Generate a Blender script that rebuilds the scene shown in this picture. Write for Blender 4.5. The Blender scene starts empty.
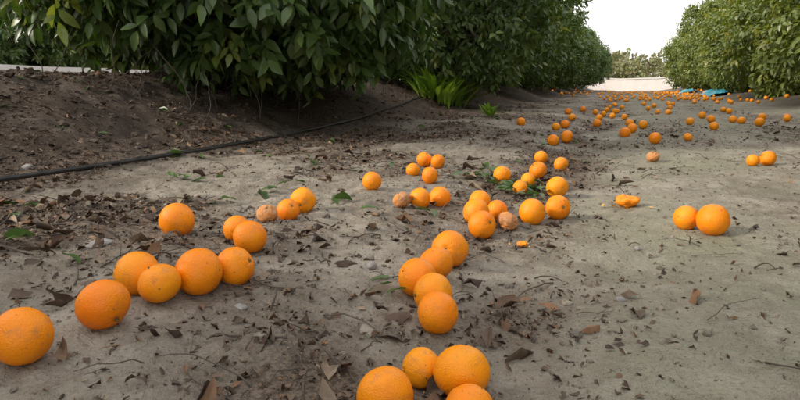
import bpy, bmesh, math, numpy as np
from mathutils import Vector, Matrix, Euler
rng = np.random.default_rng(7)
S = bpy.context.scene
# ------------------------------------------------------------------ noise
def _h(ix, iy, iz, seed):
    n = (ix.astype(np.int64)*374761393 + iy.astype(np.int64)*668265263 + iz.astype(np.int64)*2147483647 + seed*974634777) & 0xffffffff
    n = ((n ^ (n >> 13)) * 1274126177) & 0xffffffff
    n = ((n ^ (n >> 16)) * 2246822519) & 0xffffffff
    n = n ^ (n >> 15)
    return (n & 0xffffff) / float(0xffffff)
def vn(x, y, z=None, seed=0):
    x = np.asarray(x, float); y = np.asarray(y, float)
    flat = z is None
    ix, iy = np.floor(x), np.floor(y)
    fx, fy = x-ix, y-iy
    fx = fx*fx*(3-2*fx); fy = fy*fy*(3-2*fy)
    if flat: iz = np.zeros_like(ix); fz = None
    else:
        z = np.asarray(z, float); iz = np.floor(z); fz = z-iz; fz = fz*fz*(3-2*fz)
    r = 0
    for a in (0, 1):
        for b in (0, 1):
            w0 = (fx if a else 1-fx)*(fy if b else 1-fy)
            if flat: r = r + w0*_h(ix+a, iy+b, iz, seed)
            else:
                for c in (0, 1): r = r + w0*(fz if c else 1-fz)*_h(ix+a, iy+b, iz+c, seed)
    return r*2-1
def fbm(x, y, z=None, seed=0, o=3):
    r = 0; a = 1.0; s = 0
    for i in range(o):
        k = 2.03**i
        r = r + a*vn(x*k+i*7.3, y*k+i*3.1, None if z is None else z*k, seed+i); s += a; a *= 0.5
    return r/s
PX = [-400,-14,-9,-5.6,-4.4,-3.7,-3.2,-2.85,-2.45,-2.1,-1.7,-1.2,-.7,-.4,-.17,.05,.3,.8,1.6,2.4,3.2,4.6,6,7.5,400]
PZ = [.3,.30,.28,.24,.42,.50,.50,.44,.27,.12,.085,.085,.07,.035,.0,.025,.052,.06,.05,.08,.22,.34,.2,.08,.08]
def smooth01(t):
    t = np.clip(t, 0, 1); return t*t*(3-2*t)
def terrain(x, y, detail=True):
    x = np.asarray(x, float); y = np.asarray(y, float)
    xm = x + 0.12*vn(y*0.45, y*0+3.3, seed=4)*smooth01((y-1)/4.)
    z = 0
    for o, w in ((-.16, .2), (-.06, .3), (.06, .3), (.16, .2)):
        z = z + w*np.interp(xm+o, PX, PZ)
    bank = smooth01((-x-1.6)/.9)*(1-smooth01((-x-5)/2))
    rough = 0.6 + 0.5*smooth01((-x-.1)/.5) + 0.9*bank
    z = z + 0.016*fbm(x*1.3, y*0.9, seed=11)*(1+bank)
    z = z + 0.012*rough*fbm(x*5.2, y*4.2, seed=21)
    if detail:
        z = z + bank*.045*fbm(x*3.1, y*4.4, seed=24)
        z = z + 0.0072*rough*fbm(x*15, y*13, seed=31)
        r = 1-np.abs(fbm(x*9, y*6, seed=51, o=2))
        z = z + 0.007*(r-.7)
        r = np.abs(fbm(x*22, y*20, seed=55, o=2))
        z = z - 0.006*rough*np.exp(-(r/.10)**2)*smooth01(fbm(x*2.3, y*2.1, seed=57)*2.5+.4)
        z = z + 0.0032*rough*fbm(x*48, y*48, seed=41, o=2)
    return z
# ------------------------------------------------------------------ helpers
def link(o):
    S.collection.objects.link(o); return o
def mesh_from(name, V, F4=None, F3=None, col=None, smooth=True, mats=(), mi=None):
    me = bpy.data.meshes.new(name)
    V = np.asarray(V, np.float32)
    F4 = np.zeros((0, 4), np.int32) if F4 is None else np.asarray(F4, np.int32)
    F3 = np.zeros((0, 3), np.int32) if F3 is None else np.asarray(F3, np.int32)
    me.vertices.add(len(V)); me.vertices.foreach_set('co', V.ravel())
    nl = F4.size+F3.size
    me.loops.add(nl); me.loops.foreach_set('vertex_index', np.concatenate([F4.ravel(), F3.ravel()]))
    npoly = len(F4)+len(F3)
    me.polygons.add(npoly)
    ls = np.concatenate([np.arange(len(F4))*4, len(F4)*4+np.arange(len(F3))*3]).astype(np.int32)
    me.polygons.foreach_set('loop_start', ls)
    me.polygons.foreach_set('use_smooth', np.full(npoly, smooth, bool))
    for m in mats: me.materials.append(m)
    if mi is not None: me.polygons.foreach_set('material_index', np.asarray(mi, np.int32))
    if col is not None:
        a = me.color_attributes.new('Col', 'FLOAT_COLOR', 'POINT')
        c = np.ones((len(V), 4), np.float32); c[:, :3] = col
        a.data.foreach_set('color', c.ravel())
    me.update(calc_edges=True)
    return me
def norm(v): return v/np.maximum(np.linalg.norm(v, axis=-1, keepdims=True), 1e-9)
LU = np.array([0, .25, .5, .78, 1, .22, .5, .8, .22, .5, .8])
LW = np.array([0, 0, 0, 0, 0, .72, 1, .55, -.72, -1, -.55])
L3 = np.array([[0, 1, 5], [3, 4, 7], [0, 8, 1], [3, 10, 4]])
L4 = np.array([[1, 2, 6, 5], [2, 3, 7, 6], [1, 8, 9, 2], [2, 9, 10, 3]])
def leaves(P, T, U, L, W, curl, fold, col, jag=0.0):
    n = len(P); T = norm(T); B = norm(np.cross(T, U)); N = norm(np.cross(B, T))
    L = L[:, None]; W = W[:, None]; curl = np.broadcast_to(np.asarray(curl, float), (n,))[:, None]; fold = np.broadcast_to(np.asarray(fold, float), (n,))[:, None]
    u = LU[None]*L; w = LW[None]*W*.5
    if jag:
        u = u*(1+jag*rng.normal(size=(n, 11))); w = w*(1+jag*rng.normal(size=(n, 11)))
    zz = -curl*(LU[None]**2)*L + fold*np.abs(w)
    if jag: zz = zz+jag*.45*L*rng.normal(size=(n, 11))
    V = P[:, None]+u[..., None]*T[:, None]+w[..., None]*B[:, None]+zz[..., None]*N[:, None]
    off = (np.arange(n)*11)[:, None, None]
    return V.reshape(-1, 3), (L4[None]+off).reshape(-1, 4), (L3[None]+off).reshape(-1, 3), np.repeat(col, 11, axis=0)
def tube(pts, rad, seg=8):
    pts = np.asarray(pts, float); rad = np.asarray(rad, float); n = len(pts)
    t = norm(np.gradient(pts, axis=0)); up = np.array([0.13, .21, 1.0]) if abs(t[0, 2]) < .9 else np.array([1., .2, .1])
    b = norm(np.cross(t, up)); c = np.cross(t, b)
    a = np.arange(seg)/seg*2*np.pi
    V = pts[:, None]+rad[:, None, None]*(np.cos(a)[None, :, None]*b[:, None]+np.sin(a)[None, :, None]*c[:, None])
    V = np.concatenate([V.reshape(-1, 3), pts[-1:]+t[-1:]*rad[-1], pts[:1]-t[:1]*rad[0]])
    i = np.arange(n-1)[:, None]*seg; j = np.arange(seg)[None]; j2 = (j+1) % seg
    F4 = np.stack([i+j, i+j2, i+seg+j2, i+seg+j], -1).reshape(-1, 4)
    jj = np.arange(seg); k = (n-1)*seg
    F3 = np.concatenate([np.stack([k+jj, k+(jj+1) % seg, np.full(seg, n*seg)], -1), np.stack([(jj+1) % seg, jj, np.full(seg, n*seg+1)], -1)])
    return V, F4, F3
def joinparts(parts):
    V = []; A = []; B = []; o = 0
    for v, a, b in parts:
        V.append(v); A.append(np.asarray(a)+o); B.append(np.asarray(b)+o); o += len(v)
    return np.concatenate(V), np.concatenate(A), np.concatenate(B)
# ------------------------------------------------------------------ materials
def mat(name):
    m = bpy.data.materials.new(name); m.use_nodes = True; nt = m.node_tree; nt.nodes.clear()
    out = nt.nodes.new('ShaderNodeOutputMaterial'); bs = nt.nodes.new('ShaderNodeBsdfPrincipled')
    nt.links.new(bs.outputs[0], out.inputs[0])
    return m, nt, bs, out
def nd(nt, t, **k):
    n = nt.nodes.new(t)
    for a, b in k.items():
        if a in n.inputs.keys(): n.inputs[a].default_value = b
        else: setattr(n, a, b)
    return n
def ramp(nt, fac, stops):
    r = nt.nodes.new('ShaderNodeValToRGB'); e = r.color_ramp.elements
    while len(e) < len(stops): e.new(.5)
    for i, (p, c) in enumerate(stops):
        e[i].position = p; e[i].color = (c, c, c, 1) if isinstance(c, (int, float)) else (*c, 1)
    nt.links.new(fac, r.inputs[0]); return r.outputs[0]
def mixc(nt, f, a, b, mode='MIX'):
    m = nt.nodes.new('ShaderNodeMix'); m.data_type = 'RGBA'; m.blend_type = mode
    for idx, v in ((0, f), (6, a), (7, b)):
        if isinstance(v, (int, float)): m.inputs[idx].default_value = v
        elif isinstance(v, tuple): m.inputs[idx].default_value = (*v, 1)
        else: nt.links.new(v, m.inputs[idx])
    return m.outputs[2]
def mul(nt, a, b):
    m = nd(nt, 'ShaderNodeMath', operation='MULTIPLY'); nt.links.new(a, m.inputs[0])
    if isinstance(b, (int, float)): m.inputs[1].default_value = b
    else: nt.links.new(b, m.inputs[1])
    return m.outputs[0]
def noise(nt, scale, detail=4, rough=.55, co=None, dist=0):
    n = nd(nt, 'ShaderNodeTexNoise', Scale=scale, Detail=detail, Roughness=rough, Distortion=dist)
    if co is not None: nt.links.new(co, n.inputs['Vector'])
    return n.outputs[0]
def bump(nt, h, strength, dist, prev=None):
    b = nd(nt, 'ShaderNodeBump', Strength=strength, Distance=dist); nt.links.new(h, b.inputs['Height'])
    if prev is not None: nt.links.new(prev, b.inputs['Normal'])
    return b.outputs[0]
def soil_mat():
    m, nt, bs, _ = mat('soil')
    co = nd(nt, 'ShaderNodeTexCoord').outputs['Object']
    at = nd(nt, 'ShaderNodeAttribute', attribute_name='Col')
    sep = nd(nt, 'ShaderNodeSeparateColor'); nt.links.new(at.outputs['Color'], sep.inputs[0])
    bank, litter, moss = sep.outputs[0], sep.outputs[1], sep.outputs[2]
    n1 = noise(nt, 3.2, 8, .66, co, .4); n2 = noise(nt, 26, 6, .65, co); n3 = noise(nt, 130, 4, .6, co); n4 = noise(nt, .9, 5, .6, co); n5 = noise(nt, 9, 6, .7, co, .6)
    c = mixc(nt, ramp(nt, n1, [(.36, 0.), (.62, 1.)]), (.190, .160, .124), (.385, .345, .280))
    c = mixc(nt, ramp(nt, n5, [(.46, 0.), (.66, .8)]), c, (.225, .182, .138))
    c = mixc(nt, ramp(nt, n2, [(.50, 0.), (.70, .6)]), c, (.44, .40, .335))
    c = mixc(nt, mul(nt, moss, ramp(nt, n4, [(.42, .1), (.60, .85)])), c, (.268, .272, .182))
    c = mixc(nt, ramp(nt, n3, [(.55, 0.), (.68, .5)]), c, (.13, .10, .078))
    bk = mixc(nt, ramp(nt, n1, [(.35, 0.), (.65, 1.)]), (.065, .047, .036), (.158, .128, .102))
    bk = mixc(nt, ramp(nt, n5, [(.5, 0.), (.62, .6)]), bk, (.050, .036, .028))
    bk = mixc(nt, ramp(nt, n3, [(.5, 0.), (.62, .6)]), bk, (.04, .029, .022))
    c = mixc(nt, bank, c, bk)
    c = mixc(nt, litter, c, mixc(nt, ramp(nt, n3, [(.42, 0.), (.58, 1.)]), (.060, .040, .028), (.18, .13, .095)))
    v = nd(nt, 'ShaderNodeTexVoronoi', Scale=85.0, Randomness=1.0); nt.links.new(co, v.inputs['Vector'])
    cr = ramp(nt, v.outputs['Distance'], [(.10, 1.), (.22, 0.)])
    c = mixc(nt, mul(nt, cr, ramp(nt, n2, [(.5, 0.), (.6, .8)])), c, (.085, .06, .045))
    v2 = nd(nt, 'ShaderNodeTexVoronoi', Scale=190.0, Randomness=1.0); nt.links.new(co, v2.inputs['Vector'])
    c = mixc(nt, mul(nt, ramp(nt, v2.outputs['Distance'], [(.10, .8), (.2, 0.)]), ramp(nt, n5, [(.45, 0.), (.55, 1.)])), c, (.07, .052, .04))
    nt.links.new(c, bs.inputs['Base Color']); bs.inputs['Roughness'].default_value = .93
    bs.inputs['Specular IOR Level'].default_value = .2
    b = bump(nt, n5, .7, .025); b = bump(nt, n2, .9, .015, b); b = bump(nt, n3, .9, .005, b)
    b = bump(nt, noise(nt, 420, 3, .7, co), .7, .0015, b)
    nt.links.new(b, bs.inputs['Normal'])
    return m
def attr_mat(name, rough=.8, trans=0., spec=.5, vary=None, bumpsc=None, back=None):
    m, nt, bs, out = mat(name)
    at = nd(nt, 'ShaderNodeAttribute', attribute_name='Col').outputs['Color']
    co = nd(nt, 'ShaderNodeTexCoord').outputs['Object']
    c = at
    if vary: c = mixc(nt, ramp(nt, noise(nt, vary, 4, .6, co), [(.3, .0), (.7, .55)]), c, mixc(nt, .5, c, (.02, .012, .008)))
    if back is not None:
        g = nd(nt, 'ShaderNodeNewGeometry').outputs['Backfacing']; c = mixc(nt, g, c, mixc(nt, .45, c, back))
    nt.links.new(c, bs.inputs['Base Color']); bs.inputs['Roughness'].default_value = rough; bs.inputs['Specular IOR Level'].default_value = spec
    if bumpsc: nt.links.new(bump(nt, noise(nt, bumpsc, 4, .6, co), .6, .003), bs.inputs['Normal'])
    if trans > 0:
        t = nd(nt, 'ShaderNodeBsdfTranslucent'); nt.links.new(mixc(nt, 1., c, (1.6, 1.7, .7), 'MULTIPLY'), t.inputs[0])
        mx = nd(nt, 'ShaderNodeMixShader'); mx.inputs[0].default_value = trans
        nt.links.new(bs.outputs[0], mx.inputs[1]); nt.links.new(t.outputs[0], mx.inputs[2]); nt.links.new(mx.outputs[0], out.inputs[0])
    return m
M_soil = soil_mat()
M_leaf = attr_mat('citrus_leaf', .36, .25, .5, back=(.13, .19, .06))
M_dry = attr_mat('dry_leaf', .75, 0, .3, vary=60, bumpsc=150)
M_peb = attr_mat('clod', .95, 0, .2, vary=120, bumpsc=300)
def bark_mat():
    m, nt, bs, _ = mat('bark'); co = nd(nt, 'ShaderNodeTexCoord').outputs['Object']
    n = noise(nt, 18, 6, .65, co, 1.)
    nt.links.new(ramp(nt, n, [(.3, (.05, .040, .032)), (.7, (.16, .13, .10))]), bs.inputs['Base Color']); bs.inputs['Roughness'].default_value = .9
    nt.links.new(bump(nt, n, .8, .02), bs.inputs['Normal']); return m
M_bark = bark_mat()
def orange_mat(name, rotten):
    m, nt, bs, _ = mat(name)
    co = nd(nt, 'ShaderNodeTexCoord').outputs['Object']; oi = nd(nt, 'ShaderNodeObjectInfo')
    rnd = oi.outputs['Random']
    off = nd(nt, 'ShaderNodeVectorMath', operation='ADD'); nt.links.new(co, off.inputs[0])
    cx = nd(nt, 'ShaderNodeCombineXYZ'); mu = mul(nt, rnd, 37.)
    nt.links.new(mu, cx.inputs[0]); nt.links.new(mu, cx.inputs[2]); nt.links.new(cx.outputs[0], off.inputs[1]); co = off.outputs[0]
    big = noise(nt, 14, 4, .5, co); fine = noise(nt, 90, 5, .7, co)
    if rotten:
        c = mixc(nt, ramp(nt, big, [(.35, 0.), (.6, 1.)]), (.70, .25, .04), (.48, .23, .10))
        c = mixc(nt, ramp(nt, fine, [(.45, 0.), (.65, .6)]), c, (.62, .38, .22))
        bs.inputs['Roughness'].default_value = .8
    else:
        base = ramp(nt, rnd, [(0., (.93, .205, .001)), (.5, (.96, .262, .001)), (1., (.96, .33, .001))])
        c = mixc(nt, ramp(nt, big, [(.35, 0.), (.75, .7)]), base, (.97, .36, .002))
        sp = nd(nt, 'ShaderNodeTexVoronoi', Scale=55.); nt.links.new(co, sp.inputs['Vector'])
        c = mixc(nt, mul(nt, ramp(nt, sp.outputs['Distance'], [(.06, 1.), (.15, 0.)]), ramp(nt, noise(nt, 22, 3, .6, co), [(.46, 0.), (.56, .9)])), c, (.16, .06, .018))
        c = mixc(nt, ramp(nt, noise(nt, 30, 6, .75, co), [(.54, 0.), (.68, .7)]), c, (.52, .20, .05))
        c = mixc(nt, ramp(nt, noise(nt, 70, 5, .8, co), [(.60, 0.), (.70, .6)]), c, (.34, .20, .11))
        nt.links.new(ramp(nt, fine, [(.3, .40), (.7, .58)]), bs.inputs['Roughness'])
        bs.inputs['Specular IOR Level'].default_value = .38
    nt.links.new(c, bs.inputs['Base Color'])
    v = nd(nt, 'ShaderNodeTexVoronoi', Scale=420.); nt.links.new(co, v.inputs['Vector'])
    b = bump(nt, v.outputs['Distance'], .5, .0010); b = bump(nt, fine, .5 if not rotten else .9, .0016 if not rotten else .004, b)
    nt.links.new(b, bs.inputs['Normal'])
    return m
M_or = orange_mat('orange_peel', False); M_rot = orange_mat('rotten_peel', True)
def flat_mat(name, c1, c2, sc, rough, bs_=.5, bd=.01):
    m, nt, bs, _ = mat(name); co = nd(nt, 'ShaderNodeTexCoord').outputs['Object']; n = noise(nt, sc, 6, .6, co)
    nt.links.new(ramp(nt, n, [(.3, c1), (.7, c2)]), bs.inputs['Base Color']); bs.inputs['Roughness'].default_value = rough
    nt.links.new(bump(nt, n, bs_, bd), bs.inputs['Normal']); return m
M_cal = flat_mat('calyx', (.10, .12, .04), (.20, .18, .08), 200, .8, .3, .001)
M_hose = flat_mat('black_polythene', (.012, .012, .013), (.04, .037, .034), 30, .45, .3, .001)
M_wall = flat_mat('white_painted_concrete', (.78, .72, .68), (.86, .82, .79), 3, .9, .2, .004)
M_tarp = flat_mat('turquoise_plastic', (.03, .30, .42), (.10, .45, .55), 5, .5)
M_stone = flat_mat('stone', (.20, .19, .18), (.36, .34, .32), 30, .9, .6, .004)
M_pulp = flat_mat('orange_pulp', (.80, .30, .01), (.85, .46, .06), 60, .5, .6, .003)
# ------------------------------------------------------------------ ground
def axis(lo, hi, fine, g, LO, HI):
    a = list(np.arange(lo, hi, fine)); s = fine
    while a[-1] < HI: s *= g; a.append(a[-1]+s)
    b = []; s = fine; c = lo
    while c > LO: s *= g; c -= s; b.append(c)
    return np.array(b[::-1]+a)
xs = axis(-1.5, 1.1, .009, 1.014, -420, 420)
ya = axis(.45, 1.6, .009, 1.009, .4, 460); yb = axis(.45, .46, .02, 1.12, -420, .46)
ys = np.concatenate([yb[yb < .39], ya])
X, Y = np.meshgrid(xs, ys, indexing='xy'); x = X.ravel(); y = Y.ravel()
z = terrain(x, y)
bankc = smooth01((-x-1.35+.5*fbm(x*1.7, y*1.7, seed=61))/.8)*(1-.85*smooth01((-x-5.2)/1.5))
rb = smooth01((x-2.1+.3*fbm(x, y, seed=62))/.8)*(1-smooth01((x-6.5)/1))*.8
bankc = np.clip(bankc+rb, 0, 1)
def litter_density(x, y):
    n = fbm(x*2.9, y*1.9, seed=71); n2 = fbm(x*9, y*7, seed=72)
    d = .50*np.exp(-((x+.26)/.17)**2) + .50*np.exp(-((x+1.45)/.40)**2)*smooth01((y-.5)/.6) + .20*smooth01((-x-.1)/.4)*(1-smooth01((-x-3.2)/.5)) + .05
    d = d+.22*smooth01((-x-1.6)/.5)*(1-smooth01((-x-3.3)/.5))
    d = d+.35*np.exp(-((x-1.35-.1*np.sin(y))/.3)**2)*smooth01((y-2.)/1.)+.25*np.exp(-((x-.1)/.5)**2)*smooth01((y-3.)/2.)
    return np.clip(d*(.85+1.9*n+1.0*n2), 0, 1)
lit = np.clip(litter_density(x, y)*1.3-.12, 0, .85)
moss = smooth01((x+.55)/.8)*(.7+.4*fbm(x*1.1, y*.8, seed=73))
nx, ny = len(xs), len(ys)
i = np.arange(ny-1)[:, None]*nx; j = np.arange(nx-1)[None]
F4 = np.stack([i+j, i+j+1, i+nx+j+1, i+nx+j], -1).reshape(-1, 4)
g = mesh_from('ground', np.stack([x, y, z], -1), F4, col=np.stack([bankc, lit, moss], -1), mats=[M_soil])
link(bpy.data.objects.new('ground', g))
# ------------------------------------------------------------------ camera
CZ = .43; PITCH = 11.25; YAW = 20.8
cam = bpy.data.cameras.new('camera'); cam.lens = 26.; cam.sensor_width = 36.; cam.clip_end = 2000; cam.clip_start = .02
co = link(bpy.data.objects.new('camera', cam)); co.location = (0, 0, CZ)
co.rotation_euler = (math.radians(90-PITCH), 0, math.radians(YAW)); S.camera = co
R = np.array(co.rotation_euler.to_matrix()); CP = np.array([0, 0, CZ]); FP = 26/36*800
def locate(u, v, rad=0.):
    """survey: the spot on the real ground sheet where a thing in the reference photo stands"""
    u = np.asarray(u, float); v = np.asarray(v, float)
    d = np.stack([(u-400)/FP, (200-v)/FP, -np.ones_like(u)], -1) @ R.T
    d = norm(d); t = np.exp(np.linspace(math.log(.4), math.log(70), 700))
    P = CP+d[:, None]*t[None, :, None]
    H = P[..., 2]-terrain(P[..., 0], P[..., 1], False)-np.asarray(rad).reshape(-1, 1)
    k = np.argmax(H < 0, axis=1); k = np.where((H < 0).any(1), k, 699); k = np.maximum(k, 1)
    r = np.arange(len(u)); h0 = H[r, k-1]; h1 = H[r, k]; f = np.clip(h0/(h0-h1+1e-9), 0, 1)
    return P[r, k-1]*(1-f)[:, None]+P[r, k]*f[:, None]
# ------------------------------------------------------------------ oranges
def orange_mesh(seed, rot=0., seg=44, rings=30):
    th = np.linspace(0.001, np.pi-.001, rings+1); ph = np.arange(seg)/seg*2*np.pi
    TH, PH = np.meshgrid(th, ph, indexing='ij')
    n = np.stack([np.sin(TH)*np.cos(PH), np.sin(TH)*np.sin(PH), np.cos(TH)], -1).reshape(-1, 3)
    r = 1+.040*fbm(n[:, 0]*1.6+seed, n[:, 1]*1.6, n[:, 2]*1.6, seed)+.008*fbm(n[:, 0]*6, n[:, 1]*6, n[:, 2]*6, seed+5)
    a = TH.ravel()
    r = r-.07*np.exp(-(a/.16)**2)-.05*np.exp(-((np.pi-a)/.12)**2)
    r = r - .012*np.exp(-(a/.45)**2)*np.cos(PH.ravel()*7)*np.clip(a*4, 0, 1)
    if rot: r = r-rot*np.maximum(0, fbm(n[:, 0]*2.5+seed, n[:, 1]*2.5, n[:, 2]*2.5, seed+9))
    V = n*r[:, None]*np.array([1, 1, .94+.04*math.sin(seed)])
    i = np.arange(rings)[:, None]*seg; j = np.arange(seg)[None]; j2 = (j+1) % seg
    F = np.stack([i+j, i+seg+j, i+seg+j2, i+j2], -1).reshape(-1, 4)
    cv = [[0, 0, .925*.955+.02]]; cf = []
    for q in range(10):
        aa = q*math.pi/5; rr = .14 if q % 2 == 0 else .075
        cv.append([rr*math.cos(aa), rr*math.sin(aa), .955*(.945 if q % 2 == 0 else .935)+.012])
    o = len(V); cf = [[o, o+1+q, o+1+(q+1) % 10] for q in range(10)]
    sv, s4, s3 = tube([[0, 0, .87], [0, 0, .93], [.01, 0, .955]], [.045, .04, .03], 6)
    V = np.concatenate([V, cv, sv]); o2 = o+11
    F4_ = np.concatenate([F, s4+o2]); F3_ = np.concatenate([cf, s3+o2])
    mi = np.concatenate([np.zeros(len(F)), np.ones(len(s4)+len(F3_))])
    return V, F4_, F3_, mi
def build_orange_data(t, name, m0):
    V, a, b, mi = t; return mesh_from(name, V*.04, a, b, mats=[m0, M_cal], mi=mi)
OD = [build_orange_data(orange_mesh(k*3+1), 'orange_fruit', M_or) for k in range(6)]
RD = [build_orange_data(orange_mesh(50+k, .35), 'rotten_fruit', M_rot) for k in range(3)]
L = [(22,338,58,0),(103,302,52,0),(137,271,45,0),(160,283,42,0),(200,268,47,0),(233,262,40,0),(177,219,35,0),(237,229,28,0),(250,236,34,0),
(267,211,19,1),(288,207,24,0),(303,200,26,0),(372,181,20,0),(419,198,22,0),(440,196,22,0),(430,174,18,0),(425,159,16,0),(437,161,15,0),
(450,246,37,0),(436,262,36,0),(419,279,40,0),(431,292,42,0),(438,312,43,0),(455,370,57,0),(428,366,38,0),(385,394,58,0),(470,408,52,0),
(482,223,29,0),(476,211,27,0),(480,200,22,0),(497,209,21,0),(508,219,22,1),(532,211,27,0),(558,207,25,0),(557,187,22,0),(520,187,16,0),
(502,174,18,0),(538,169,18,0),(541,157,14,0),(561,164,15,0),(553,140,12,0),(567,137,13,0),(521,121,9,0),
(686,217,25,0),(713,219,32,0),(653,156,13,1),(655,138,12,0),(768,157,16,0),(753,160,12,0),(688,137,9,0),(714,126,9,0),(625,132,11,0),(632,128,10,0),
(403,199,15,1),(413,168,10,0),(556,126,9,0),(565,124,9,0),(572,117,9,0),(583,109,8,0),(597,123,9,0),
(568,111,8,0),(643,124,9,0),(690,121,8,0),(711,119,8,0),(528,181,12,0),(787,117,7,0)]
A = np.array(L, float)
P = locate(A[:, 0], A[:, 1], np.full(len(A), .039))
dep = -((P-CP) @ R)[:, 2]
rad = np.clip(A[:, 2]*dep/FP/2, .029, .0445)
P = locate(A[:, 0], A[:, 1], rad*.93)
for it in range(60):
    for a_ in range(len(P)):
        d = P[:, :2]-P[a_, :2]; dd = np.hypot(d[:, 0], d[:, 1]); mn = (rad+rad[a_])*.97
        for b_ in np.where((dd < mn) & (dd > 1e-6))[0]:
            push = d[b_]/dd[b_]*(mn[b_]-dd[b_])*.5; P[b_, :2] += push; P[a_, :2] -= push
zt = terrain(P[:, 0], P[:, 1], True)
for k in range(len(A)):
    rot = A[k, 3] > 0
    o = bpy.data.objects.new('rotten_orange' if rot else 'orange', (RD if rot else OD)[k % (3 if rot else 6)])
    s = rad[k]/.04; o.scale = (s, s, s*(.86 if rot else 1))
    o.location = (P[k, 0], P[k, 1], zt[k]+rad[k]*(.78 if rot else .87))
    tilt = rng.uniform(.5, 2.6); o.rotation_euler = Euler((tilt if not rot else .4, 0 if not rot else .3, rng.uniform(0, 6.28)))
    link(o)
fx = []
for _ in range(20): yy = 5.5+rng.exponential(6); fx.append((-.12+rng.normal()*.16, yy))
for _ in range(14): yy = 8+rng.exponential(8); fx.append((.55+rng.normal()*.35, yy))
for _ in range(120): yy = rng.uniform(12, 34); fx.append((rng.normal()*.5+2.2, yy))
for _ in range(24): yy = rng.uniform(14, 34); fx.append((rng.normal()*.5-1.5, yy))
for _ in range(130): yy = rng.uniform(15, 36); fx.append((rng.uniform(-.9, 2.4), yy))
for _ in range(9): fx.append((rng.uniform(.8, 2.2), rng.uniform(6, 10)))
fx = np.array(fx); fx = fx[(fx[:, 1] < 37)]
keep = []
for q in fx:
    if all(np.hypot(*(q-kk)) > .075 for kk in keep) and np.hypot(P[:, 0]-q[0], P[:, 1]-q[1]).min() > .08: keep.append(q)
fx = np.array(keep); parts = []
lo = [orange_mesh(90+k, 0, 20, 14) for k in range(3)]
fz = terrain(fx[:, 0], fx[:, 1])
for k, (q, zz) in enumerate(zip(fx, fz)):
    V, a, b, mi = lo[k % 3]; r_ = rng.uniform(.034, .043); M = np.array(Euler((rng.uniform(0, 3), 0, rng.uniform(0, 6))).to_matrix())
    parts.append((V @ M.T*r_+np.array([q[0], q[1], zz+r_*.9]), a, b))
V, a, b = joinparts(parts)
link(bpy.data.objects.new('fallen_oranges', mesh_from('fallen_oranges', V, a, b, mats=[M_or])))
# ------------------------------------------------------------------ squashed oranges with torn peel
def squashed(u, v, r_, seed):
    p = locate([u], [v])[0]; parts = []
    V, a, b, mi = orange_mesh(seed, .45, 36, 24)
    V = V.copy(); top = V[:, 2] > .1; V[top, 2] = .1+(V[top, 2]-.1)*.55+.38*fbm(V[top, 0]*2.2, V[top, 1]*2.2, seed=seed)
    V[:, 2] *= .72; V[:, 0] *= 1.05; parts.append((V*r_+[0, 0, r_*.62], a, b))
    lv = []
    for k in range(8):
        an = k*.8+rng.uniform(-.3, .3); dd = r_*rng.uniform(1.2, 2.3); c = np.array([math.cos(an)*dd, math.sin(an)*dd*.8, .006])
        T = np.array([[math.cos(an*3+1), math.sin(an*3+1), rng.uniform(-.1, .3)]])
        vv, f4, f3, cc = leaves(c[None], T, np.array([[.3*rng.normal(), .3*rng.normal(), 1]]), np.array([r_*rng.uniform(.3, .8)]), np.array([r_*rng.uniform(.3, .6)]), .3, .5, np.zeros((1, 3)), .12)
        lv.append((vv, f4, f3))
    V, a, b = joinparts(parts); V2, a2, b2 = joinparts(lv)
    zt = float(terrain(p[0], p[1]))
    e = bpy.data.objects.new('squashed_orange', None); e.location = (p[0], p[1], zt); link(e)
    for nme, m_, dat in (('body', M_or, (V, a, b)), ('peel_scraps', M_pulp, (V2, a2, b2))):
        o = link(bpy.data.objects.new(nme, mesh_from(nme, *dat, mats=[m_]))); o.parent = e
squashed(627, 207, .038, 5); squashed(522, 246, .014, 8)
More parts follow.
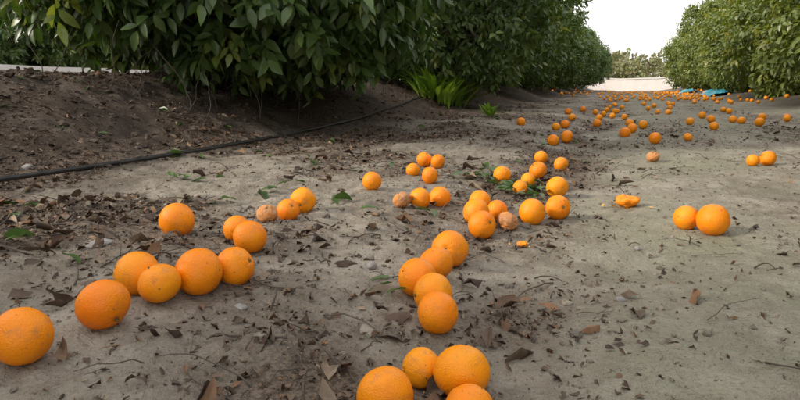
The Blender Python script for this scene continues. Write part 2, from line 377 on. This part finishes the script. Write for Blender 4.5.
# ------------------------------------------------------------------ trees
def lobe_tree(name, lobes, nshoot, Lr, palette, seed, zmin=.0, per=8, gap=-.25, origin=(0, 0), droop=.35, wd=.46, zfun=None):
    rg = np.random.default_rng(seed); lobes = np.array(lobes, float)
    ar = (lobes[:, 3]*lobes[:, 4]*lobes[:, 5])**(2/3); pk = rg.choice(len(lobes), size=nshoot*5, p=ar/ar.sum())
    n = norm(rg.normal(size=(nshoot*5, 3))); lb = lobes[pk]
    lump = 1+.28*fbm(n[:, 0]*2.4+pk*5, n[:, 1]*2.4, n[:, 2]*2.4, seed)+.20*fbm(n[:, 0]*6+pk*5, n[:, 1]*6, n[:, 2]*6, seed+3)
    depth = 1-np.abs(rg.normal(size=len(n)))*.15+(rg.random(len(n)) < .06)*rg.uniform(0, .16, len(n))
    p = lb[:, :3]+n*lb[:, 3:]*(lump*depth)[:, None]
    inside = np.zeros(len(p), bool)
    for k in range(len(lobes)):
        q = np.linalg.norm((p-lobes[k, :3])/lobes[k, 3:], axis=1); inside |= (q < .72) & (pk != k)
    gn = fbm(p[:, 0]*2.2, p[:, 1]*2.2, p[:, 2]*2.2, seed+20)
    zm = zmin+.15*fbm(p[:, 0]*2.0, p[:, 1]*2.0, seed=seed+40)
    if zfun is not None: zm = zm+zfun(p)
    ok = ~inside & (gn > gap) & (p[:, 2] > zm)
    p = p[ok][:nshoot]; n = n[ok][:nshoot]; zm = zm[ok][:nshoot]; m = len(p)
    d = norm(n+rg.normal(size=(m, 3))*.5+np.array([0, 0, -droop*.6]))
    low = p[:, 2] < zm+.5; d[low, 2] -= .55; d = norm(d)
    stem = rg.uniform(.12, .26, m)
    s = (np.arange(per)+.5)/per
    a = np.arange(per)*2.4+rg.uniform(0, 6, m)[:, None]
    ref = norm(np.cross(d, rg.normal(size=(m, 3)))); ref2 = np.cross(d, ref)
    radial = np.cos(a)[..., None]*ref[:, None]+np.sin(a)[..., None]*ref2[:, None]
    LP = p[:, None]+d[:, None]*(s[None]*stem[:, None])[..., None]+radial*.008
    T = d[:, None]*(.35+.7*s[None, :, None]**2)+radial*.85+np.array([0, 0, -droop])+rg.normal(size=(m, per, 3))*.18
    U = np.array([0, 0, 1.])+n[:, None]*.55+rg.normal(size=(m, per, 3))*.45
    pal = np.array(palette); w = rg.random((m, 1, 1))*.6+rg.random((m, per, 1))*.4
    w = np.clip(w+.45*fbm(p[:, 0]*1.5, p[:, 1]*1.5, p[:, 2]*1.5, seed+8)[:, None, None], 0, .999)
    col = pal[0]*(1-w)+pal[1]*w; odd = (rg.random((m, per)) < .02) | (rg.random((m, 1)) < .07); col[odd] = pal[2]
    LL = rg.uniform(*Lr, size=(m, per))*(1-.25*s)
    V, f4, f3, c = leaves(LP.reshape(-1, 3), T.reshape(-1, 3), U.reshape(-1, 3), LL.ravel(), (LL*rg.uniform(wd*.85, wd*1.1, (m, per))).ravel(), rg.uniform(.0, .35, m*per), rg.uniform(.15, .6, m*per), col.reshape(-1, 3))
    fo = mesh_from(name+'_foliage', V, f4, f3, col=c, mats=[M_leaf])
    parts = []; base = np.array([origin[0], origin[1], 0.])
    fork = base+np.array([.08, .05, .42])
    t = np.linspace(0, 1, 8)[:, None]; pts = base-[0, 0, .15]+(fork-base+[0, 0, .15])*t; pts[:, 0] += .03*np.sin(t[:, 0]*4)
    parts.append(tube(pts, np.array([.15, .12, .095, .085, .08, .08, .085, .08]), 12))
    for k in range(len(lobes)):
        c0 = lobes[k, :3]; e = c0+rg.normal(size=3)*.15
        t = np.linspace(0, 1, 9)[:, None]; mid = (fork+e)/2+np.array([rg.normal()*.12, rg.normal()*.12, .12])
        st = fork-[0, 0, .08]
        pts = (1-t)**2*st+2*t*(1-t)*mid+t*t*e
        r0 = rg.uniform(.04, .055); parts.append(tube(pts, r0*(1-t[:, 0])+.012, 8))
        for q in range(8):
            tt = rg.uniform(.35, 1); b0 = ((1-tt)**2*st+2*tt*(1-tt)*mid+tt*tt*e); dr = norm(rg.normal(size=3)+[0, 0, -.1]); e2 = c0+dr*lobes[k, 3:]*rg.uniform(.75, .95)
            if e2[2] < zmin+.1: e2[2] = zmin+.15
            m2 = (b0+e2)/2+rg.normal(size=3)*.08+[0, 0, .1]; t2 = np.linspace(0, 1, 7)[:, None]
            parts.append(tube((1-t2)**2*b0+2*t2*(1-t2)*m2+t2*t2*e2, .018*(1-t2[:, 0])+.004, 5))
    V, a, b = joinparts(parts)
    return fo, mesh_from(name+'_wood', V, a, b, mats=[M_bark])
def put_tree(data, x, y, z, rot, sc, name='orange_tree'):
    e = bpy.data.objects.new(name, None); e.location = (x, y, z); e.rotation_euler = (0, 0, rot); e.scale = (sc, sc, sc); link(e)
    for nme, me in zip(('foliage', 'trunk'), data):
        o = link(bpy.data.objects.new(nme, me)); o.parent = e
DARK = [(.028, .064, .022), (.085, .155, .034), (.25, .29, .055)]
MID = [(.040, .080, .022), (.12, .175, .038), (.28, .29, .06)]
SUNLIT_TINT = [(.095, .125, .022), (.21, .23, .042), (.36, .33, .07)]  # sunlight on the crowns is painted into these lighter, yellower leaf colours
T1 = lobe_tree('near_tree', [(.35, .5, 1.9, 1.35, 1.5, 1.3), (.95, .1, .95, .95, 1.0, .95), (.75, 1.5, 1.05, .95, .8, .9), (-.7, .3, 1.6, 1.2, 1.3, 1.1), (.2, -.55, 1.3, .85, .8, .9), (1.2, .65, .85, .6, .7, .7), (.3, 1.2, 2.4, 1.1, 1.1, .9), (.1, .3, .8, .9, .8, .6)],
               7000, (.10, .165), DARK, 101, zmin=.12, per=7, gap=-.38, zfun=lambda p: .04*smooth01((-p[:, 1]+.2)/.6)+.12*smooth01((-p[:, 0]-.1)/.5)+.18*smooth01((p[:, 1]-.7)/.8))
put_tree(T1, -3.25, 3.5, .48, 0, 1)
TB = lobe_tree('mid_tree', [(0, 0, 1.8, 1.5, 1.5, 1.35), (1.0, .3, 1.1, 1.05, 1.2, 1.0), (-.9, -.5, 1.1, 1.0, 1.2, 1.0), (.2, 1.3, 1.2, 1.2, .9, 1.1), (.1, -1.3, 1.1, 1.2, .9, 1.1), (0, .2, 2.6, 1.0, 1.1, .6)],
               5000, (.095, .155), MID, 202, zmin=0., per=7, gap=-.34)
TC = lobe_tree('sunlit_tint_tree', [(0, 0, 1.8, 1.5, 1.5, 1.35), (-1.0, .3, 1.1, 1.1, 1.2, 1.05), (.9, -.5, 1.1, 1.0, 1.2, 1.0), (-.2, 1.3, 1.2, 1.3, .9, 1.1), (-.2, -1.3, 1.1, 1.2, .9, 1.15), (0, .2, 2.6, 1.1, 1.1, .7), (-.4, .9, 2.5, .8, .7, .8), (-.5, -.8, 2.7, .6, .6, .7)],
               5000, (.10, .17), SUNLIT_TINT, 303, zmin=-.15, per=7, gap=-.36)
for k, yy in enumerate([-8, -3.2, 8.9, 13.6, 18.2, 23, 27.6, 32.4, 37]):
    xx = -3.3+rng.uniform(-.25, .25); put_tree(TB, xx, yy, float(terrain(xx, yy))-.03, rng.uniform(0, 6.28) if k > 2 else .4*k, rng.uniform(.94, 1.12))
for k, yy in enumerate([1.5, 6.3, 11., 15.6, 20.3, 25, 29.6, 34.3]):
    xx = 4.75+rng.uniform(-.25, .25); put_tree(TC, xx, yy, float(terrain(xx, yy))-.03, rng.uniform(-.9, .9), rng.uniform(1.08, 1.32))
for k, yy in enumerate([-2, 1.8, 5.2, 8.6, 12, 16.6, 21, 26, 31]):
    xx = -12.3+rng.uniform(-.3, .3); put_tree(TB if k % 2 else TC, xx, yy, float(terrain(xx, yy)), rng.uniform(0, 6.28), rng.uniform(.95, 1.15))
rg = np.random.default_rng(5); n = 60000; nt_ = 150
tx = rg.uniform(-100, 100, nt_); ty = rg.uniform(84, 100, nt_); tr = rg.uniform(2.0, 3.6, nt_); th = rg.uniform(2.8, 5.6, nt_)
pk = rg.integers(0, nt_, n); nn = norm(rg.normal(size=(n, 3))); nn[:, 2] = np.abs(nn[:, 2])
lp = 1+.25*fbm(nn[:, 0]*3+pk, nn[:, 1]*3, nn[:, 2]*3, 9)
p = np.stack([tx[pk]+nn[:, 0]*tr[pk]*lp, ty[pk]+nn[:, 1]*tr[pk]*lp, .3+nn[:, 2]*th[pk]*lp*.9], -1)
T = nn+rg.normal(size=(n, 3))*.8; w = rg.random((n, 1)); colr = np.array([.18, .175, .11])*(1-w)+np.array([.32, .28, .18])*w  # distance haze is painted into these pale brownish leaf colours
Lh = rg.uniform(.35, .8, n); V, a, b, c = leaves(p, T, rg.normal(size=(n, 3)), Lh, Lh*.6, .1, .3, colr)
link(bpy.data.objects.new('distant_trees', mesh_from('distant_trees', V, a, b, col=c, mats=[M_leaf])))
# ------------------------------------------------------------------ walls
def wall(name, p0, p1, h, t=.2):
    p0 = np.array(p0, float); p1 = np.array(p1, float); L_ = np.linalg.norm(p1-p0); n = int(L_/1.2); d = (p1-p0)/L_; q = np.array([-d[1], d[0]])
    prof = [(-t/2, -.4), (-t/2, h-.08), (-t/2-.04, h-.08), (-t/2-.04, h), (t/2+.04, h), (t/2+.04, h-.08), (t/2, h-.08), (t/2, -.4)]
    V = []
    for k in range(n+1):
        c = p0+d*L_*k/n; zb = float(terrain(c[0], c[1], False))
        for (o, zz) in prof: V.append([c[0]+q[0]*o, c[1]+q[1]*o, zb+zz+.02*float(vn(k*.7, o*3., seed=3))])
    F = []
    m = len(prof)
    for k in range(n):
        for j in range(m): F.append([k*m+j, k*m+(j+1) % m, (k+1)*m+(j+1) % m, (k+1)*m+j])
    link(bpy.data.objects.new(name, mesh_from(name, V, F, smooth=False, mats=[M_wall])))
wall('concrete_wall', (-9.2, -6), (-9.2, 39.6), .45)
wall('concrete_wall', (-9., 43), (16, 43), .85)
# ------------------------------------------------------------------ irrigation hose
hp = locate([2, 60, 125, 200, 260, 310, 350, 385], [187, 176, 165, 154, 142, 131, 122, 112.])
hp = np.concatenate([[[hp[0, 0]-.35, hp[0, 1]-1.2, 0]], hp, [[-2.55, 8.6, 0], [-2.75, 10.5, 0], [-2.7, 14, 0]]])
s = np.r_[0, np.cumsum(np.hypot(*np.diff(hp[:, :2], axis=0).T))]; ss = np.linspace(0, s[-1], 260)
k3 = np.array([np.interp(ss, s, hp[:, 0]), np.interp(ss, s, hp[:, 1])])
ker = np.hanning(15); ker /= ker.sum(); k3 = np.array([np.convolve(np.pad(r_, 7, 'edge'), ker, 'valid') for r_ in k3])
hz = terrain(k3[0], k3[1], True); hz = np.convolve(np.pad(hz, 10, 'edge'), np.ones(21)/21, 'valid')+.018
hz = np.maximum(hz, terrain(k3[0], k3[1])+.006)
V, a, b = tube(np.stack([k3[0], k3[1], hz], -1), np.full(260, .0095), 12)
link(bpy.data.objects.new('irrigation_hose', mesh_from('irrigation_hose', V, a, b, mats=[M_hose])))
# ------------------------------------------------------------------ litter
def scatter(n, dens, xr=(-3.3, 2.2), yscale=3.2, y0=.35, ymax=16):
    out = []
    while len(out) < n:
        q = n*4; x = rng.uniform(*xr, q); y = y0+rng.exponential(yscale, q); k = (rng.random(q) < dens(x, y)) & (y < ymax)
        out += list(zip(x[k], y[k]))
    return np.array(out[:n])
def litter(name, n, Lr, dens, pal, wr=.45, tilt=.35, jag=.12, m=M_dry, curl=(-.4, .9), **k):
    q = scatter(n, dens, **k); n = len(q); an = rng.uniform(0, 2*np.pi, n); LL = Lr[0]+(Lr[1]-Lr[0])*rng.random(n)**2.2
    T = np.stack([np.cos(an), np.sin(an), rng.normal(size=n)*tilt*.5], -1); U = np.stack([rng.normal(size=n)*tilt, rng.normal(size=n)*tilt, np.ones(n)], -1)
    c0 = q-T[:, :2]*LL[:, None]*.5
    z = terrain(q[:, 0], q[:, 1])+LL*.08+.001
    pi = rng.integers(0, len(pal), n); col = np.array(pal)[pi]*rng.uniform(.6, 1.25, (n, 1))
    V, a, b, c = leaves(np.stack([c0[:, 0], c0[:, 1], z], -1), T, U, LL, LL*wr*rng.uniform(.6, 1.3, n), rng.uniform(*curl, n)*.8, rng.uniform(-.3, 1.6, n), col, jag)
    link(bpy.data.objects.new(name, mesh_from(name, V, a, b, col=c, mats=[m])))
BR = [(.15, .10, .068), (.20, .138, .09), (.10, .066, .048), (.30, .225, .155), (.15, .108, .08), (.24, .135, .075), (.12, .09, .07)]
D = litter_density
litter('leaf_litter', 6800, (.014, .058), lambda x, y: D(x, y)**1.2, BR, jag=.18, tilt=.55)
litter('leaf_fragments', 30000, (.004, .019), lambda x, y: D(x, y)**1.0+.02, BR, wr=.55, tilt=.6, yscale=2.4, jag=.22)
litter('bark_chips', 3000, (.005, .022), lambda x, y: .3+0*x, [(.34, .28, .2), (.12, .085, .06), (.07, .05, .038)], wr=.28, yscale=2., jag=.2)
litter('fallen_green_leaves', 120, (.05, .10), lambda x, y: smooth01((-x+.1)/.6)*.8*smooth01((y-1)/1)+.001, [(.05, .10, .03), (.08, .13, .04), (.03, .07, .025)], m=M_leaf, jag=.03, curl=(0, .5), tilt=.3)
def leafpatch(u, v, n, spread, pal):
    p = locate([u], [v])[0]; an = rng.uniform(0, 6.28, n); q = p[:2]+rng.normal(size=(n, 2))*spread; LL = rng.uniform(.045, .08, n)
    T = np.stack([np.cos(an), np.sin(an), rng.uniform(-.1, .6, n)], -1)
    col = np.array(pal)[rng.integers(0, len(pal), n)]
    return leaves(np.stack([q[:, 0], q[:, 1], terrain(q[:, 0], q[:, 1])+.016], -1), T, np.array([0, 0, 1.])+rng.normal(size=(n, 3))*.3, LL, LL*.42, .3, .4, col)
Vs = []; cs_ = []
for (u, v, n, sp) in [(478, 178, 16, .05), (522, 192, 30, .05), (192, 180, 6, .05), (275, 192, 3, .02), (222, 206, 2, .02), (397, 292, 3, .012), (187, 158, 3, .03), (300, 160, 2, .05), (10, 245, 2, .05), (50, 262, 1, .02), (410, 212, 2, .03), (355, 210, 2, .03), (15, 218, 3, .04)]:
    V, a, b, c = leafpatch(u, v, n, sp, [(.04, .09, .03), (.07, .13, .04)]); Vs.append((V, a, b)); cs_.append(c)
V, a, b = joinparts(Vs)
link(bpy.data.objects.new('fresh_fallen_leaves', mesh_from('fresh_fallen_leaves', V, a, b, col=np.concatenate(cs_), mats=[M_leaf])))
parts = []
q = scatter(1500, lambda x, y: D(x, y)+.03, yscale=2.6)
for k, (x0, y0) in enumerate(q):
    ln = .02+.16*rng.random()**1.8; an = rng.uniform(0, 6.28); m_ = 7; t = np.linspace(0, 1, m_)
    bend = rng.normal()*.35; a1 = an+bend*t*2+rng.normal(size=m_)*.15
    px = x0+np.cumsum(np.cos(a1))*ln/m_; py = y0+np.cumsum(np.sin(a1))*ln/m_
    pz = terrain(px, py)+.003+.012*rng.random()*np.sin(t*np.pi)+rng.random()**3*.03*t
    r_ = rng.uniform(.0008, .0024); parts.append(tube(np.stack([px, py, pz], -1), r_*(1-.5*t), 5))
    if rng.random() < .35:
        j_ = 3; a2 = an+rng.choice([-1, 1])*.8; t2 = np.linspace(0, 1, 4); bx = px[j_]+np.cos(a2)*t2*ln*.4; by = py[j_]+np.sin(a2)*t2*ln*.4
        parts.append(tube(np.stack([bx, by, terrain(bx, by)+.004+.01*t2], -1), r_*.6*(1-.4*t2), 4))
for k in range(70):
    bx = rng.uniform(-3.3, -2.3); by = rng.uniform(2.4, 6.5); t = np.linspace(0, 1, 8); z0 = float(terrain(bx, by)); h = rng.uniform(.15, .45)
    px = bx+.14*rng.normal()*t+.02*np.sin(t*7); py = by+.15*rng.normal()*t; pz = z0-.01+h*t
    parts.append(tube(np.stack([px, py, pz], -1), .003*(1-.6*t), 5))
for (x0, y0, x1, y1, z1) in [(-2.35, 3.45, -2.75, 3.7, .80), (-2.25, 3.3, -2.6, 3.3, .75), (-2.5, 2.9, -2.9, 2.9, .8), (-2.15, 3.6, -2.45, 3.95, .8)]:
    t = np.linspace(0, 1, 12); px = x0+(x1-x0)*t**1.6; py = y0+(y1-y0)*t+.02*np.sin(t*9); z0 = float(terrain(x0, y0)); pz = z0+(z1-z0)*t**.8
    parts.append(tube(np.stack([px, py, pz], -1), .003+.004*t, 6))
    for q_ in (3, 5, 7):
        an = rng.uniform(0, 6.28); t2 = np.linspace(0, 1, 5); parts.append(tube(np.stack([px[q_]+.12*np.cos(an)*t2, py[q_]+.12*np.sin(an)*t2, pz[q_]-.08*t2], -1), .002*(1-.5*t2), 4))
V, a, b = joinparts(parts)
link(bpy.data.objects.new('twigs', mesh_from('twigs', V, a, b, mats=[M_bark])))
bm = bmesh.new(); bmesh.ops.create_icosphere(bm, subdivisions=2, radius=1); IV = np.array([v.co[:] for v in bm.verts]); IF = np.array([[v.index for v in f.verts] for f in bm.faces]); bm.free()
q = scatter(8000, lambda x, y: .3+.4*D(x, y)+.9*smooth01((-x-1.5)/.8), yscale=2.3, ymax=11); n = len(q)
r_ = .0013+.0024*rng.exponential(1, n)*(1+1.1*smooth01((-q[:, 0]-1.5)/.8)); r_ = np.minimum(r_, .024)
sc = rng.uniform(.6, 1.3, (n, 1, 3))*np.array([1, 1, .7]); an = rng.uniform(0, 6.28, n); ca, sa = np.cos(an), np.sin(an)
W = IV[None]*(1+.20*rng.normal(size=(n, len(IV), 1)))*sc*r_[:, None, None]
W = np.stack([W[..., 0]*ca[:, None]-W[..., 1]*sa[:, None], W[..., 0]*sa[:, None]+W[..., 1]*ca[:, None], W[..., 2]], -1)
W += np.stack([q[:, 0], q[:, 1], terrain(q[:, 0], q[:, 1])+r_*.15], -1)[:, None]
cb = smooth01((-q[:, 0]-1.2)/.7)[:, None]; colr = (np.array([.29, .252, .20])*(1-cb)+np.array([.13, .10, .08])*cb)*rng.uniform(.55, 1.2, (n, 1))
F = (IF[None]+(np.arange(n)*len(IV))[:, None, None]).reshape(-1, 3)
link(bpy.data.objects.new('soil_clods', mesh_from('soil_clods', W.reshape(-1, 3), None, F, col=np.repeat(colr, len(IV), 0), smooth=False, mats=[M_peb])))
def stone(u, v, rx, ry, rz, seed):
    p = locate([u], [v])[0]; bm = bmesh.new(); bmesh.ops.create_icosphere(bm, subdivisions=4, radius=1)
    for w in bm.verts:
        c = w.co; f = 1+.25*float(fbm(np.array([c.x*1.5+seed]), np.array([c.y*1.5]), np.array([c.z*1.5]), seed)[0])+.05*float(vn(c.x*7, c.y*7, c.z*7, seed))
        w.co = Vector((c.x*f*rx, c.y*f*ry, c.z*f*rz))
    me = bpy.data.meshes.new('stone'); bm.to_mesh(me); bm.free(); me.materials.append(M_stone); me.polygons.foreach_set('use_smooth', [True]*len(me.polygons))
    o = link(bpy.data.objects.new('stone', me)); o.location = (p[0], p[1], float(terrain(p[0], p[1]))+rz*.4); o.rotation_euler = (0, 0, seed)
for k, t in enumerate([(100, 245, .03, .022, .012), (637, 251, .008, .008, .006), (620, 300, .01, .008, .006), (28, 168, .02, .02, .015), (372, 268, .012, .01, .008), (240, 305, .012, .01, .006)]): stone(*t, k+1)
def weed(x0, y0, n, h, spread, wide, cols):
    an = rng.uniform(0, 6.28, n); r0 = rng.random(n)*spread*.4; p = np.stack([x0+np.cos(an)*r0, y0+np.sin(an)*r0], -1); z = terrain(p[:, 0], p[:, 1])
    T = np.stack([np.cos(an)*.9*rng.random(n), np.sin(an)*.9*rng.random(n), np.ones(n)], -1); LL = h*rng.uniform(.4, 1.1, n)
    hgt = rng.uniform(0, .5, n)*h*(wide > .2)
    col = np.array(cols)[rng.integers(0, len(cols), n)]
    V, a, b, c = leaves(np.stack([p[:, 0], p[:, 1], z-.005+hgt], -1), T, np.stack([-np.cos(an), -np.sin(an), .3+0*an], -1), LL, LL*wide, rng.uniform(.1, .7, n), .5, col)
    link(bpy.data.objects.new('weed', mesh_from('weed', V, a, b, col=c, mats=[M_leaf])))
G = [(.17, .30, .03), (.28, .40, .06), (.11, .22, .03)]
weed(-2.30, 7.3, 150, .34, .7, .24, G); weed(-2.36, 7.9, 150, .44, .8, .18, G); weed(-1.36, 6.3, 60, .12, .18, .3, G)
n1, n2 = 60, 16; u = np.linspace(0, 1, n1); v = np.linspace(0, 1, n2); U_, V_ = np.meshgrid(u, v)
for (cx, cy, w, l) in [(2.75, 21, .3, 3.0), (2.5, 27, .3, 1.5)]:
    x = cx+(V_.ravel()-.5)*w*2+.1*fbm(U_.ravel()*8, V_.ravel()*3, seed=5); y = cy+(U_.ravel()-.5)*l
    z = terrain(x, y)+.02+.16*(1-(2*V_.ravel()-1)**2)*(.3+1.*np.abs(fbm(U_.ravel()*9, V_.ravel()*4, seed=6)))
    i = np.arange(n2-1)[:, None]*n1; j = np.arange(n1-1)[None]
    link(bpy.data.objects.new('plastic_sheet', mesh_from('plastic_sheet', np.stack([x, y, z], -1), np.stack([i+j, i+j+1, i+n1+j+1, i+n1+j], -1).reshape(-1, 4), mats=[M_tarp])))
# ------------------------------------------------------------------ light
SE, AZ = 28, 240
w = bpy.data.worlds.new('World'); S.world = w; w.use_nodes = True; nt = w.node_tree; bg = nt.nodes['Background']
sky = nt.nodes.new('ShaderNodeTexSky'); sky.sky_type = 'NISHITA'; sky.sun_disc = False; sky.sun_elevation = math.radians(SE); sky.sun_rotation = math.radians(AZ)
sky.dust_density = 4; sky.air_density = 1.2; sky.ozone_density = 1
mx = nt.nodes.new('ShaderNodeMix'); mx.data_type = 'RGBA'; mx.inputs[0].default_value = .6; mx.inputs[7].default_value = (13.7, 13.4, 13.2, 1)
nt.links.new(sky.outputs[0], mx.inputs[6]); nt.links.new(mx.outputs[2], bg.inputs[0]); bg.inputs[1].default_value = .15
sd = bpy.data.lights.new('sun', 'SUN'); sd.energy = 3.0; sd.angle = math.radians(8); sd.color = (1, .92, .80)
so = link(bpy.data.objects.new('sun', sd)); az = math.radians(AZ); el = math.radians(SE)
d = Vector((math.sin(az)*math.cos(el), math.cos(az)*math.cos(el), math.sin(el))); so.rotation_euler = d.to_track_quat('Z', 'Y').to_euler()
S.view_settings.view_transform = 'Standard'; S.view_settings.look = 'None'; S.view_settings.exposure = 0
